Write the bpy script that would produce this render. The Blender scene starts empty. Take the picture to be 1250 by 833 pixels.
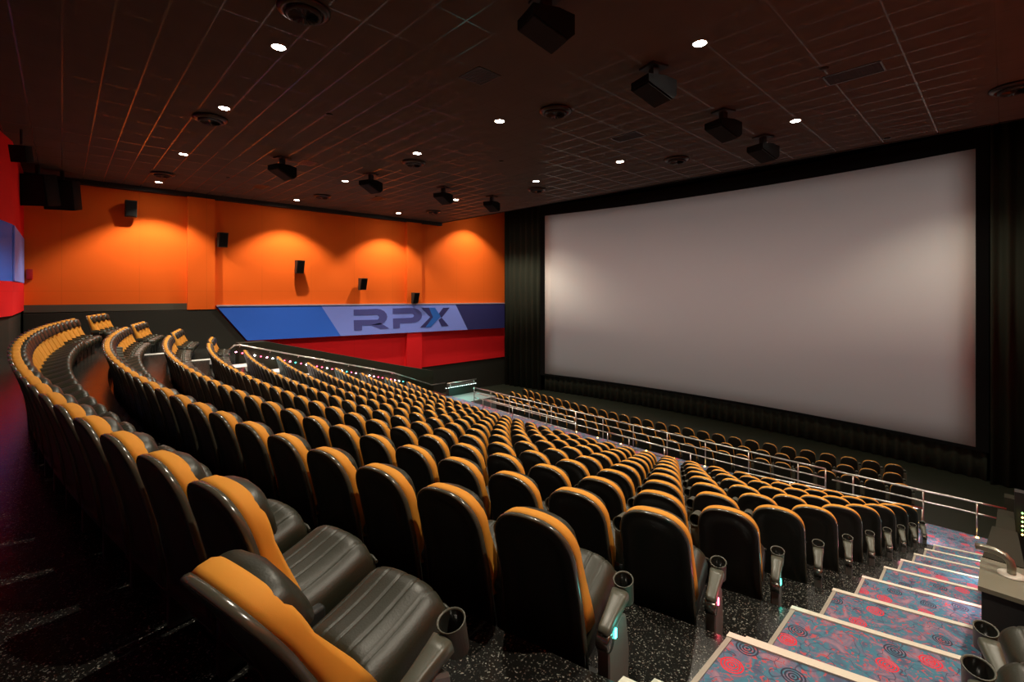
import bpy, bmesh, math, random
from mathutils import Vector, Matrix
random.seed(7)
S = bpy.context.scene
C = S.collection
PI = math.pi
R = math.radians

# ------------------------------------------------------------------ camera
F, UC, VH = 576.0, 625.0, 355.75
YAW = R(46.33)
cy, sy = math.cos(YAW), math.sin(YAW)
cd = bpy.data.cameras.new('camera')
cam = bpy.data.objects.new('camera', cd)
C.objects.link(cam)
cam.location = (0, 0, 0)
cam.rotation_euler = (R(90), 0, YAW)
cd.sensor_width = 36.0
cd.lens = F / 1250 * 36
cd.shift_y = -(416.5 - VH) / 1250
cd.clip_start = 0.05
cd.clip_end = 200
S.camera = cam


def ray(u, v):
    a = (u - UC) / F
    return Vector((-sy + cy * a, cy + sy * a, (VH - v) / F))


def on_x(u, v, X):
    d = ray(u, v)
    return d * (X / d.x)


def on_z(u, v, Z):
    d = ray(u, v)
    return d * (Z / d.z)


# ------------------------------------------------------------------ materials
def mat(name, col, rough=0.5, metal=0.0, emit=None, estr=0.0, spec=0.5, coat=0.0):
    m = bpy.data.materials.new(name)
    m.use_nodes = True
    b = m.node_tree.nodes['Principled BSDF']
    b.inputs['Base Color'].default_value = (*col, 1)
    b.inputs['Roughness'].default_value = rough
    b.inputs['Metallic'].default_value = metal
    b.inputs['Specular IOR Level'].default_value = spec
    b.inputs['Coat Weight'].default_value = coat
    if emit:
        b.inputs['Emission Color'].default_value = (*emit, 1)
        b.inputs['Emission Strength'].default_value = estr
    return m


def nodes(m):
    nt = m.node_tree
    return nt, nt.nodes['Principled BSDF']


def N(nt, t, **kw):
    n = nt.nodes.new(t)
    for k, v in kw.items():
        setattr(n, k, v)
    return n


def L(nt, a, b):
    nt.links.new(a, b)


def mixcol(nt, fac, a, b):
    n = N(nt, 'ShaderNodeMix', data_type='RGBA')
    if isinstance(fac, (int, float)):
        n.inputs[0].default_value = fac
    else:
        L(nt, fac, n.inputs[0])
    for i, c in ((6, a), (7, b)):
        if isinstance(c, tuple):
            n.inputs[i].default_value = (*c, 1)
        else:
            L(nt, c, n.inputs[i])
    return n.outputs[2]


def add_bump(m, scale=60, strength=0.15, dist=0.01, detail=3):
    nt, b = nodes(m)
    tc = N(nt, 'ShaderNodeTexCoord')
    no = N(nt, 'ShaderNodeTexNoise')
    no.inputs['Scale'].default_value = scale
    no.inputs['Detail'].default_value = detail
    bu = N(nt, 'ShaderNodeBump')
    bu.inputs['Strength'].default_value = strength
    bu.inputs['Distance'].default_value = dist
    L(nt, tc.outputs['Object'], no.inputs['Vector'])
    L(nt, no.outputs['Fac'], bu.inputs['Height'])
    L(nt, bu.outputs['Normal'], b.inputs['Normal'])
    return m


M = {}
M['orange_fabric'] = add_bump(mat('orange_fabric', (0.64, 0.265, 0.030), 0.75, spec=0.25), 400, 0.15, 0.002)
M['shell'] = add_bump(mat('black_shell_plastic', (0.009, 0.0085, 0.006), 0.45, spec=0.35), 300, 0.1, 0.002)
M['trim'] = mat('grey_edge_plastic', (0.060, 0.056, 0.040), 0.20, spec=0.7)
M['leather'] = add_bump(mat('dark_leather', (0.021, 0.021, 0.012), 0.42, spec=0.42), 120, 0.25, 0.003)
M['arm'] = add_bump(mat('grey_arm_plastic', (0.066, 0.067, 0.048), 0.40), 300, 0.08, 0.002)
M['cup_inside'] = mat('cup_inside_black', (0.012, 0.012, 0.010), 0.18)
M['frame'] = mat('black_metal', (0.015, 0.015, 0.014), 0.35)
M['panel_end'] = mat('end_panel_grey', (0.095, 0.085, 0.075), 0.32)
M['chrome'] = mat('dark_chrome', (0.16, 0.15, 0.13), 0.25, 0.9)
M['led_red'] = mat('led_red', (0.5, 0.02, 0.05), 0.3, emit=(1.0, 0.05, 0.10), estr=10)
M['led_cyan'] = mat('led_cyan', (0.02, 0.5, 0.4), 0.3, emit=(0.05, 1.0, 0.75), estr=6)
M['led_white'] = mat('led_white', (0.8, 0.8, 0.8), 0.3, emit=(1.0, 0.93, 0.85), estr=30)
M['led_pink'] = mat('led_pink', (0.8, 0.3, 0.4), 0.3, emit=(1.0, 0.25, 0.38), estr=25)
M['led_amber'] = mat('led_amber', (0.8, 0.5, 0.1), 0.3, emit=(1.0, 0.6, 0.15), estr=6)
M['led_green'] = mat('led_green', (0.3, 0.7, 0.2), 0.3, emit=(0.4, 1.0, 0.2), estr=2.5)
M['steel'] = mat('brushed_steel', (0.55, 0.53, 0.48), 0.28, 1.0)
M['nosing'] = mat('pale_nosing', (0.62, 0.56, 0.46), 0.45)
M['side_trim'] = mat('grey_stair_edge', (0.30, 0.26, 0.21), 0.5)
M['black'] = mat('black_paint', (0.008, 0.008, 0.008), 0.6)
M['dark_wall'] = mat('dark_olive_wall', (0.012, 0.0115, 0.006), 0.7)
M['ledge'] = mat('grey_ledge', (0.075, 0.065, 0.045), 0.6)
M['parapet'] = add_bump(mat('dark_parapet', (0.016, 0.0155, 0.008), 0.75, spec=0.2), 8, 0.1, 0.01)
M['counter'] = add_bump(mat('grey_counter', (0.15, 0.14, 0.10), 0.35), 40, 0.1, 0.004)
M['curtain'] = add_bump(mat('black_curtain', (0.026, 0.029, 0.019), 0.85, spec=0.2), 200, 0.2, 0.003)
M['masking'] = mat('black_masking', (0.004, 0.004, 0.004), 0.9, spec=0.1)
M['speaker'] = mat('speaker_black', (0.003, 0.003, 0.003), 0.8, spec=0.15)
M['speaker_wall'] = mat('speaker_grey', (0.030, 0.030, 0.022), 0.6)
M['grille'] = add_bump(mat('speaker_grille', (0.005, 0.005, 0.005), 0.7, spec=0.2), 900, 0.6, 0.003)
M['duct'] = mat('dark_duct_metal', (0.035, 0.022, 0.018), 0.3, 0.6)
M['lamp'] = mat('lamp_lens', (1, 1, 1), 0.4, emit=(1.0, 0.95, 0.84), estr=60)
M['lamp_trim'] = mat('lamp_trim', (0.25, 0.24, 0.21), 0.35)
M['screen'] = add_bump(mat('screen_fabric', (0.62, 0.60, 0.58), 0.85, spec=0.2), 300, 0.05, 0.002)
M['glass'] = mat('booth_glass', (0.02, 0.02, 0.025), 0.05)
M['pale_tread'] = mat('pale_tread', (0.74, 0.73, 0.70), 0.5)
M['blue'] = mat('blue_panel', (0.024, 0.15, 0.80), 0.7)
M['periwinkle'] = mat('periwinkle_panel', (0.24, 0.32, 0.95), 0.7)
M['navy'] = mat('navy_panel', (0.022, 0.022, 0.14), 0.7)
M['slate_letter'] = mat('slate_letter', (0.075, 0.08, 0.33), 0.6)
M['letter_dark'] = mat('letter_dark', (0.030, 0.028, 0.16), 0.6)
M['letter_blue'] = mat('letter_blue', (0.02, 0.14, 0.60), 0.6)


def wall_fabric(name, col):
    # stretched fabric wall panels with fine seams every 1.22 m
    m = mat(name, col, 0.85, spec=0.15)
    nt, b = nodes(m)
    tc = N(nt, 'ShaderNodeTexCoord')
    sp = N(nt, 'ShaderNodeSeparateXYZ')
    L(nt, tc.outputs['Object'], sp.inputs[0])
    cb = N(nt, 'ShaderNodeCombineXYZ')
    L(nt, sp.outputs['Y'], cb.inputs['X'])
    L(nt, sp.outputs['Z'], cb.inputs['Y'])
    br = N(nt, 'ShaderNodeTexBrick', offset=0.0, squash=1.0)
    br.inputs['Scale'].default_value = 1.0
    br.inputs['Mortar Size'].default_value = 0.008
    br.inputs['Mortar Smooth'].default_value = 0.2
    br.inputs['Brick Width'].default_value = 2.44
    br.inputs['Row Height'].default_value = 30.0
    br.inputs['Color1'].default_value = (*col, 1)
    br.inputs['Color2'].default_value = (*[c * 0.97 for c in col], 1)
    br.inputs['Mortar'].default_value = (*[c * 0.82 for c in col], 1)
    L(nt, cb.outputs[0], br.inputs['Vector'])
    L(nt, br.outputs['Color'], b.inputs['Base Color'])
    return m


M['wall_orange'] = wall_fabric('orange_wall_fabric', (0.86, 0.135, 0.012))
M['wall_red'] = wall_fabric('red_wall_fabric', (0.80, 0.014, 0.018))


def ceiling_mat():
    m = mat('ceiling_tile', (0.05, 0.042, 0.036), 0.8, spec=0.2)
    nt, b = nodes(m)
    tc = N(nt, 'ShaderNodeTexCoord')
    mp = N(nt, 'ShaderNodeMapping')
    mp.inputs['Location'].default_value = (0.13, -0.01, 0)
    L(nt, tc.outputs['Object'], mp.inputs['Vector'])
    no = N(nt, 'ShaderNodeTexNoise')
    no.inputs['Scale'].default_value = 1.3
    no.inputs['Detail'].default_value = 4
    L(nt, tc.outputs['Object'], no.inputs['Vector'])
    base = mixcol(nt, no.outputs['Fac'], (0.066, 0.054, 0.047), (0.092, 0.074, 0.064))
    br = N(nt, 'ShaderNodeTexBrick', offset=0.0, squash=1.0)
    br.inputs['Scale'].default_value = 1.0
    br.inputs['Mortar Size'].default_value = 0.014
    br.inputs['Mortar Smooth'].default_value = 0.1
    br.inputs['Brick Width'].default_value = 1.22
    br.inputs['Row Height'].default_value = 0.61
    br.inputs['Mortar'].default_value = (0.10, 0.08, 0.07, 1)
    L(nt, mp.outputs[0], br.inputs['Vector'])
    L(nt, base, br.inputs['Color1'])
    L(nt, base, br.inputs['Color2'])
    L(nt, br.outputs['Color'], b.inputs['Base Color'])
    rr = N(nt, 'ShaderNodeMapRange')
    rr.inputs['To Min'].default_value = 0.85
    rr.inputs['To Max'].default_value = 0.22
    L(nt, br.outputs['Fac'], rr.inputs['Value'])
    L(nt, rr.outputs[0], b.inputs['Roughness'])
    return m


M['ceiling'] = ceiling_mat()


def speckle_floor():
    m = mat('speckled_floor', (0.012, 0.012, 0.012), 0.22)
    nt, b = nodes(m)
    tc = N(nt, 'ShaderNodeTexCoord')
    vo = N(nt, 'ShaderNodeTexVoronoi')
    vo.inputs['Scale'].default_value = 120
    L(nt, tc.outputs['Object'], vo.inputs['Vector'])
    no = N(nt, 'ShaderNodeTexNoise')
    no.inputs['Scale'].default_value = 90
    no.inputs['Detail'].default_value = 2
    L(nt, tc.outputs['Object'], no.inputs['Vector'])
    sub = N(nt, 'ShaderNodeMath', operation='MULTIPLY')
    L(nt, vo.outputs['Color'], sub.inputs[0])
    L(nt, no.outputs['Fac'], sub.inputs[1])
    cr = N(nt, 'ShaderNodeValToRGB')
    cr.color_ramp.elements[0].position = 0.39
    cr.color_ramp.elements[0].color = (0.010, 0.010, 0.009, 1)
    cr.color_ramp.elements[1].position = 0.50
    cr.color_ramp.elements[1].color = (0.22, 0.215, 0.185, 1)
    L(nt, sub.outputs[0], cr.inputs['Fac'])
    L(nt, cr.outputs['Color'], b.inputs['Base Color'])
    n2 = N(nt, 'ShaderNodeTexNoise')
    n2.inputs['Scale'].default_value = 5
    L(nt, tc.outputs['Object'], n2.inputs['Vector'])
    bu = N(nt, 'ShaderNodeBump')
    bu.inputs['Strength'].default_value = 0.12
    bu.inputs['Distance'].default_value = 0.02
    L(nt, n2.outputs['Fac'], bu.inputs['Height'])
    L(nt, bu.outputs['Normal'], b.inputs['Normal'])
    return m


M['floor'] = speckle_floor()


def carpet_mat():
    m = mat('patterned_carpet', (0.2, 0.2, 0.3), 0.95, spec=0.05)
    nt, b = nodes(m)
    tc = N(nt, 'ShaderNodeNewGeometry')
    src = tc.outputs['Position']
    n1 = N(nt, 'ShaderNodeTexNoise')
    n1.inputs['Scale'].default_value = 4.8
    n1.inputs['Detail'].default_value = 6
    n1.inputs['Distortion'].default_value = 1.5
    L(nt, src, n1.inputs['Vector'])
    cr = N(nt, 'ShaderNodeValToRGB')
    e = cr.color_ramp.elements
    e[0].position = 0.36
    e[0].color = (0.085, 0.10, 0.16, 1)
    e[1].position = 0.66
    e[1].color = (0.30, 0.17, 0.22, 1)
    k = e.new(0.46)
    k.color = (0.055, 0.18, 0.25, 1)
    k = e.new(0.54)
    k.color = (0.12, 0.13, 0.20, 1)
    L(nt, n1.outputs['Fac'], cr.inputs['Fac'])
    n2 = N(nt, 'ShaderNodeTexNoise')
    n2.inputs['Scale'].default_value = 15
    n2.inputs['Detail'].default_value = 2
    n2.inputs['Distortion'].default_value = 2.5
    L(nt, src, n2.inputs['Vector'])
    r2 = N(nt, 'ShaderNodeValToRGB')
    r2.color_ramp.elements[0].position = 0.585
    r2.color_ramp.elements[1].position = 0.63
    L(nt, n2.outputs['Fac'], r2.inputs['Fac'])
    c1 = mixcol(nt, r2.outputs['Color'], cr.outputs['Color'], (0.40, 0.085, 0.10))
    # fine dark wandering lines
    n3 = N(nt, 'ShaderNodeTexVoronoi', feature='DISTANCE_TO_EDGE')
    n3.inputs['Scale'].default_value = 4.5
    dn = N(nt, 'ShaderNodeTexNoise')
    dn.inputs['Scale'].default_value = 3.0
    L(nt, src, dn.inputs['Vector'])
    dv = N(nt, 'ShaderNodeVectorMath', operation='MULTIPLY_ADD')
    L(nt, dn.outputs['Color'], dv.inputs[0])
    dv.inputs[1].default_value = (0.7, 0.7, 0.7)
    L(nt, src, dv.inputs[2])
    L(nt, dv.outputs[0], n3.inputs['Vector'])
    r3 = N(nt, 'ShaderNodeValToRGB')
    r3.color_ramp.elements[0].position = 0.0
    r3.color_ramp.elements[0].color = (1, 1, 1, 1)
    r3.color_ramp.elements[1].position = 0.02
    r3.color_ramp.elements[1].color = (0, 0, 0, 1)
    L(nt, n3.outputs['Distance'], r3.inputs['Fac'])
    c2 = mixcol(nt, r3.outputs['Color'], c1, (0.05, 0.055, 0.09))
    # ringed swirl medallions, some red, some charcoal
    vo = N(nt, 'ShaderNodeTexVoronoi')
    vo.voronoi_dimensions = '2D'
    vo.inputs['Scale'].default_value = 3.9
    vo.inputs['Randomness'].default_value = 0.8
    L(nt, src, vo.inputs['Vector'])
    w = N(nt, 'ShaderNodeMath', operation='MULTIPLY')
    L(nt, vo.outputs['Distance'], w.inputs[0])
    w.inputs[1].default_value = 85.0
    sn = N(nt, 'ShaderNodeMath', operation='SINE')
    L(nt, w.outputs[0], sn.inputs[0])
    gt = N(nt, 'ShaderNodeMath', operation='GREATER_THAN')
    L(nt, sn.outputs[0], gt.inputs[0])
    gt.inputs[1].default_value = -0.15
    lt = N(nt, 'ShaderNodeMath', operation='LESS_THAN')
    L(nt, vo.outputs['Distance'], lt.inputs[0])
    lt.inputs[1].default_value = 0.28
    an = N(nt, 'ShaderNodeMath', operation='MULTIPLY')
    L(nt, gt.outputs[0], an.inputs[0])
    L(nt, lt.outputs[0], an.inputs[1])
    sc = N(nt, 'ShaderNodeSeparateColor')
    L(nt, vo.outputs['Color'], sc.inputs[0])
    pick = N(nt, 'ShaderNodeMath', operation='GREATER_THAN')
    L(nt, sc.outputs[0], pick.inputs[0])
    pick.inputs[1].default_value = 0.45
    an2 = N(nt, 'ShaderNodeMath', operation='MULTIPLY')
    L(nt, an.outputs[0], an2.inputs[0])
    L(nt, pick.outputs[0], an2.inputs[1])
    g2 = N(nt, 'ShaderNodeMath', operation='GREATER_THAN')
    L(nt, sc.outputs[1], g2.inputs[0])
    g2.inputs[1].default_value = 0.5
    med = mixcol(nt, g2.outputs[0], (0.04, 0.045, 0.07), (0.62, 0.035, 0.055))
    c3 = mixcol(nt, an2.outputs[0], c2, med)
    L(nt, c3, b.inputs['Base Color'])
    add = N(nt, 'ShaderNodeTexNoise')
    add.inputs['Scale'].default_value = 250
    L(nt, src, add.inputs['Vector'])
    bu = N(nt, 'ShaderNodeBump')
    bu.inputs['Strength'].default_value = 0.4
    bu.inputs['Distance'].default_value = 0.004
    L(nt, add.outputs['Fac'], bu.inputs['Height'])
    L(nt, bu.outputs['Normal'], b.inputs['Normal'])
    return m


M['carpet'] = carpet_mat()


# ------------------------------------------------------------------ mesh builder
class MB:
    def __init__(s):
        s.v, s.f, s.mi, s.sm = [], [], [], []

    def add(s, verts, faces, mi=0, smooth=False):
        o = len(s.v)
        s.v += [tuple(p) for p in verts]
        s.f += [tuple(i + o for i in f) for f in faces]
        s.mi += [mi] * len(faces)
        s.sm += [smooth] * len(faces)
        return s

    def box(s, x0, x1, y0, y1, z0, z1, mi=0):
        v = [(x, y, z) for z in (z0, z1) for y in (y0, y1) for x in (x0, x1)]
        f = [(0, 2, 3, 1), (4, 5, 7, 6), (0, 1, 5, 4), (2, 6, 7, 3), (0, 4, 6, 2), (1, 3, 7, 5)]
        return s.add(v, f, mi)

    def rbox(s, x0, x1, y0, y1, z0, z1, r=0.02, mi=0, seg=2):
        bm = bmesh.new()
        bmesh.ops.create_cube(bm, size=1)
        for q in bm.verts:
            q.co = Vector((x0 + (q.co.x + .5) * (x1 - x0), y0 + (q.co.y + .5) * (y1 - y0), z0 + (q.co.z + .5) * (z1 - z0)))
        bmesh.ops.bevel(bm, geom=list(bm.edges), offset=r, segments=seg, profile=0.5, affect='EDGES')
        return s.bm(bm, mi, True)

    def bm(s, bm, mi=0, smooth=False):
        bm.verts.index_update()
        v = [tuple(q.co) for q in bm.verts]
        f = [tuple(q.index for q in p.verts) for p in bm.faces]
        bm.free()
        return s.add(v, f, mi, smooth)

    def prism(s, pts, d, mi=0):
        # pts: closed loop of 3D points; d: extrusion vector
        n = len(pts)
        d = Vector(d)
        v = [Vector(p) for p in pts] + [Vector(p) + d for p in pts]
        f = [tuple(range(n))[::-1], tuple(range(n, 2 * n))]
        f += [(i, (i + 1) % n, n + (i + 1) % n, n + i) for i in range(n)]
        return s.add(v, f, mi)

    def tube(s, pts, r, n=8, mi=0, closed=False):
        pts = [Vector(p) for p in pts]
        k = len(pts)
        v, f = [], []
        up = None
        for i, p in enumerate(pts):
            if closed:
                t = pts[(i + 1) % k] - pts[i - 1]
            else:
                t = pts[min(i + 1, k - 1)] - pts[max(i - 1, 0)]
            t.normalize()
            if up is None:
                up = Vector((0, 0, 1)) if abs(t.z) < .9 else Vector((1, 0, 0))
            sd = t.cross(up)
            if sd.length < 1e-5:
                sd = t.orthogonal()
            sd.normalize()
            up = sd.cross(t).normalized()
            for j in range(n):
                a = 2 * PI * j / n
                v.append(p + (sd * math.cos(a) + up * math.sin(a)) * r)
        m = k if closed else k - 1
        for i in range(m):
            i2 = (i + 1) % k
            f += [(i * n + j, i * n + (j + 1) % n, i2 * n + (j + 1) % n, i2 * n + j) for j in range(n)]
        s.add(v, f, mi, True)
        if not closed:
            s.add(v[:n], [tuple(range(n))[::-1]], mi)
            s.add(v[-n:], [tuple(range(n))], mi)
        return s

    def lathe(s, prof, n=20, c=(0, 0, 0), mi=0, mtx=None, caps=True):
        # prof: (radius, z) list; axis z
        v, f = [], []
        for r, z in prof:
            for j in range(n):
                a = 2 * PI * j / n
                p = Vector((r * math.cos(a), r * math.sin(a), z))
                if mtx:
                    p = mtx @ p
                v.append(p + Vector(c))
        for i in range(len(prof) - 1):
            f += [(i * n + j, i * n + (j + 1) % n, (i + 1) * n + (j + 1) % n, (i + 1) * n + j) for j in range(n)]
        s.add(v, f, mi, True)
        if caps and prof[0][0] > 1e-6:
            s.add(v[:n], [tuple(range(n))[::-1]], mi)
        if caps and prof[-1][0] > 1e-6:
            s.add(v[-n:], [tuple(range(n))], mi)
        return s

    def rings(s, rings, mi=0, cap0=True, cap1=True, smooth=True):
        n = len(rings[0])
        v = [p for r in rings for p in r]
        f = []
        for i in range(len(rings) - 1):
            f += [(i * n + j, i * n + (j + 1) % n, (i + 1) * n + (j + 1) % n, (i + 1) * n + j) for j in range(n)]
        if cap0:
            f.append(tuple(range(n))[::-1])
        if cap1:
            o = (len(rings) - 1) * n
            f.append(tuple(range(o, o + n)))
        return s.add(v, f, mi, smooth)

    def merge(s, o, mi, xf=None):
        v = [tuple(xf @ Vector(p)) for p in o.v] if xf else o.v
        off = len(s.v)
        s.v += v
        s.f += [tuple(i + off for i in f) for f in o.f]
        s.mi += [mi] * len(o.f)
        s.sm += o.sm
        return s

    def mesh(s, name, mats, merge=True):
        me = bpy.data.meshes.new(name)
        me.from_pydata(s.v, [], s.f)
        for m in mats:
            me.materials.append(m)
        me.polygons.foreach_set('material_index', s.mi)
        me.polygons.foreach_set('use_smooth', s.sm)
        if merge:
            bm = bmesh.new()
            bm.from_mesh(me)
            bmesh.ops.remove_doubles(bm, verts=bm.verts, dist=1e-5)
            bmesh.ops.recalc_face_normals(bm, faces=bm.faces)
            bm.to_mesh(me)
            bm.free()
        me.update()
        return me

    def build(s, name, m, parent=None):
        ms = m if isinstance(m, (list, tuple)) else [m]
        ms = [M[q] if isinstance(q, str) else q for q in ms]
        o = bpy.data.objects.new(name, s.mesh(name, ms))
        C.objects.link(o)
        if parent:
            o.parent = parent
        return o


def tag(o, label=None, cat=None, group=None, kind=None):
    if label:
        o['label'] = label
    if cat:
        o['category'] = cat
    if group:
        o['group'] = group
    if kind:
        o['kind'] = kind
    return o


def struct(o):
    o['kind'] = 'structure'
    return o


def thing(name, label, cat, loc=(0, 0, 0), rz=0.0, group=None):
    o = bpy.data.objects.new(name, None)
    o.empty_display_size = 0.1
    C.objects.link(o)
    o.location = loc
    o.rotation_euler = (0, 0, rz)
    return tag(o, label, cat, group)


def inst(name, me, parent=None, loc=None, rot=None):
    o = bpy.data.objects.new(name, me)
    C.objects.link(o)
    if parent:
        o.parent = parent
    if loc:
        o.location = loc
    if rot:
        o.rotation_euler = rot
    return o


def copy_tree(o, parent=None):
    c = o.copy()
    C.objects.link(c)
    c.parent = parent
    for ch in list(o.children):
        copy_tree(ch, c)
    return c


def light(name, kind, loc, power, col, parent=None, **kw):
    d = bpy.data.lights.new(name, kind)
    d.energy = power
    d.color = col
    for k, v in kw.items():
        setattr(d, k, v)
    o = bpy.data.objects.new(name, d)
    C.objects.link(o)
    o.location = loc
    if parent:
        o.parent = parent
    return o


ORD = ['', 'first', 'second', 'third', 'fourth', 'fifth', 'sixth', 'seventh', 'eighth', 'ninth', 'tenth', 'eleventh', 'twelfth',
       'thirteenth', 'fourteenth', 'fifteenth', 'sixteenth', 'seventeenth', 'eighteenth', 'nineteenth', 'twentieth'] + \
      ['twenty-' + q for q in ('first', 'second', 'third', 'fourth', 'fifth', 'sixth', 'seventh', 'eighth', 'ninth')] + \
      ['thirtieth'] + ['thirty-' + q for q in ('first', 'second', 'third', 'fourth', 'fifth', 'sixth')]

# ------------------------------------------------------------------ auditorium geometry
XC = -11.78
XL, XR = -26.0, 2.6          # side walls
ZC = 4.52                    # tiled ceiling
YCE = 18.15                  # where the tiled ceiling stops
YF = 26.6                    # wall behind the screen


def RK(k):
    return 43.03 + 0.121 * (k - 2)


def ybase(k):
    return 0.597 + 1.2008 * (k - 2)


def ztop(k):
    return -1.1991 - 0.3608 * (k - 2)


def arc_y(k, X, off=0.0):
    r = RK(k)
    return ybase(k) + r - math.sqrt(r * r - (X - XC) ** 2) + off


def xend(k):
    j = k - 2
    return -1.7598 + 0.0377 * j - 0.0006 * j * j


def zfloor(k):
    return ztop(k) - 1.10


ZX = zfloor(11)              # cross aisle level
ZFRONT = -6.82


def xs_range(a, b, n):
    return [a + (b - a) * i / (n - 1) for i in range(n)]


# platforms: one solid with a terraced top
XP0, XP1 = XL, XR
nX = 57
XS = xs_range(XP0, XP1, nX)


def yguard(X):
    return 14.75 + ((X + 11.5) / 11.5) ** 2 * 0.25


def platform(k):
    fr = [(x, yguard(x) if k == 11 else arc_y(k + 1, x, 0.10)) for x in XS]
    bk = [(x, -3.2 if k == 1 else arc_y(k, x, 0.10)) for x in XS]
    z = zfloor(k)
    zb = z - (1.6 if k == 11 else 0.9)
    mb = MB()
    v, f = [], []
    for i in range(nX):
        v += [(bk[i][0], bk[i][1], z), (fr[i][0], fr[i][1], z), (fr[i][0], fr[i][1], zb), (bk[i][0], bk[i][1], zb)]
    for i in range(nX - 1):
        a, b = 4 * i, 4 * i + 4
        for j in range(4):
            j2 = (j + 1) % 4
            f.append((a + j, b + j, b + j2, a + j2))
    f.append((0, 1, 2, 3))
    e = 4 * (nX - 1)
    f.append((e + 3, e + 2, e + 1, e))
    mb.add(v, f)
    return struct(mb.build('floor' if k == 1 else 'floor.%03d' % (k - 1), 'floor'))


for k in range(1, 12):
    platform(k)
fl = MB()
fl.add([(XL, 12.5, -6.6), (XR, 12.5, -6.6), (XR, YF, -7.05), (XL, YF, -7.05), (XL, 12.5, -7.3), (XR, 12.5, -7.3), (XR, YF, -7.3), (XL, YF, -7.3)],
       [(0, 1, 2, 3), (7, 6, 5, 4), (0, 4, 5, 1), (1, 5, 6, 2), (2, 6, 7, 3), (3, 7, 4, 0)])
struct(fl.build('floor.020', mat('front_floor', (0.016, 0.019, 0.011), 0.45)))


def zfront(y):
    return -6.6 - 0.45 * (y - 12.5) / (YF - 12.5)


# ------------------------------------------------------------------ walls
def slab_x(name, x, thick, pts, m):
    """wall slab whose inner face lies at x; pts = (y, z) outline"""
    return struct(MB().prism([(x, y, z) for y, z in pts], (thick, 0, 0)).build(name, m))


ZR = -4.9
slab_x('wall_left', XL, -0.3, [(-3.4, -7.3), (YF, -7.3), (YF, 6.2), (-3.4, 6.2)], 'dark_wall')


def face_panel(name, x, depth, pts, m, parent=None):
    o = MB().prism([(x, y, z) for y, z in pts], (depth, 0, 0)).build(name, m, parent)
    return o


# upholstered fabric cladding of the left wall
struct(face_panel('wall_left_orange', XL, 0.06, [(-1.05, -0.55), (4.7, -0.55), (4.7, -1.15), (24.0, -1.15), (24.0, 6.0), (-1.05, 6.0)], 'wall_orange'))
struct(face_panel('wall_left_red', XL, 0.05, [(5.0, ZR), (24.0, ZR), (24.0, -1.17), (5.0, -1.17)], 'wall_red'))
struct(face_panel('trim_1', XL, 0.12, [(-1.05, -0.82), (4.2, -0.84), (4.2, -0.55), (-1.05, -0.53)], 'ledge'))
struct(MB().box(XL, XL + 0.32, -1.05, YCE, ZC - 0.20, ZC - 0.001).build('trim_2', 'black'))
# dark corner panel below the left end of the blue band
p0 = on_x(265, 377, XL + 0.3)
p1 = on_x(302, 418, XL + 0.3)
struct(face_panel('wall_left_dark', XL, 0.28, [(-1.05, -7.2), (p1.y, -7.2), (p1.y, p1.z - 0.05), (p0.y, p0.z - 0.05), (p0.y, -0.86), (-1.05, -0.86)], 'dark_wall'))


# pilasters
def pilaster(name, y0, y1, z0, z1, m, z2=None):
    mb = MB().box(XL, XL + 0.30, y0, y1, z0, z1, 0)
    ms = [m]
    if z2 is not None:
        mb.box(XL, XL + 0.30, y0, y1, z2, z0, 1)
        ms.append('wall_red')
    return struct(mb.build(name, ms))


a = on_x(229, 300, XL + 0.3)
b = on_x(262.5, 300, XL + 0.3)
pilaster('column_left', a.y, b.y, -0.84, ZC, 'wall_orange')
a = on_x(497, 300, XL + 0.3)
b = on_x(515, 300, XL + 0.3)
pilaster('column_left.001', a.y, b.y, -1.0, ZC, 'wall_orange', -4.95)

# rear wall (behind the back row), stepping back towards the middle
RW = [(XL, -1.07), (-20.7, -1.10), (-19.6, -1.27), (-17.5, -1.62), (-14.5, -2.3), (-11.5, -3.0), (XR, -3.0)]


def rear_strip(name, z0, z1, m, off):
    mb = MB()
    pts = [(x, y + off) for x, y in RW]
    back = [(x, -3.4) for x, y in RW]
    v, f = [], []
    for (x, y), (bx, by) in zip(pts, back):
        v += [(x, y, z0), (x, y, z1), (bx, by, z1), (bx, by, z0)]
    for i in range(len(pts) - 1):
        a, b = 4 * i, 4 * i + 4
        for j in range(4):
            f.append((a + j, b + j, b + (j + 1) % 4, a + (j + 1) % 4))
    f += [(0, 1, 2, 3), tuple(4 * (len(pts) - 1) + j for j in (3, 2, 1, 0))]
    mb.add(v, f)
    return struct(mb.build(name, m))


rear_strip('wall_back', -2.2, -0.735, 'dark_wall', -0.05)
rear_strip('wall_back_red', -0.735, 0.30, 'wall_red', 0.03)
rear_strip('wall_back_blue', 0.30, 2.02, 'blue', 0.03)
rear_strip('wall_back_upper', 2.02, 4.6, 'wall_red', 0.03)
struct(MB().box(XL, -20.75, -1.06, -1.03, 0.32, 2.0).build('wall_back_stripe', 'periwinkle'))

# right wall (just outside the frame)
struct(MB().box(XR, XR + 0.3, -3.4, YF, -7.3, 6.2).build('wall_right', 'dark_wall'))
struct(MB().box(XR - 0.06, XR, -3.0, 24.0, -0.55, 4.52).build('wall_right_orange', 'wall_orange'))
struct(MB().box(XR - 0.06, XR, 5.0, 24.0, ZR, -0.6).build('wall_right_red', 'wall_red'))
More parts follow.
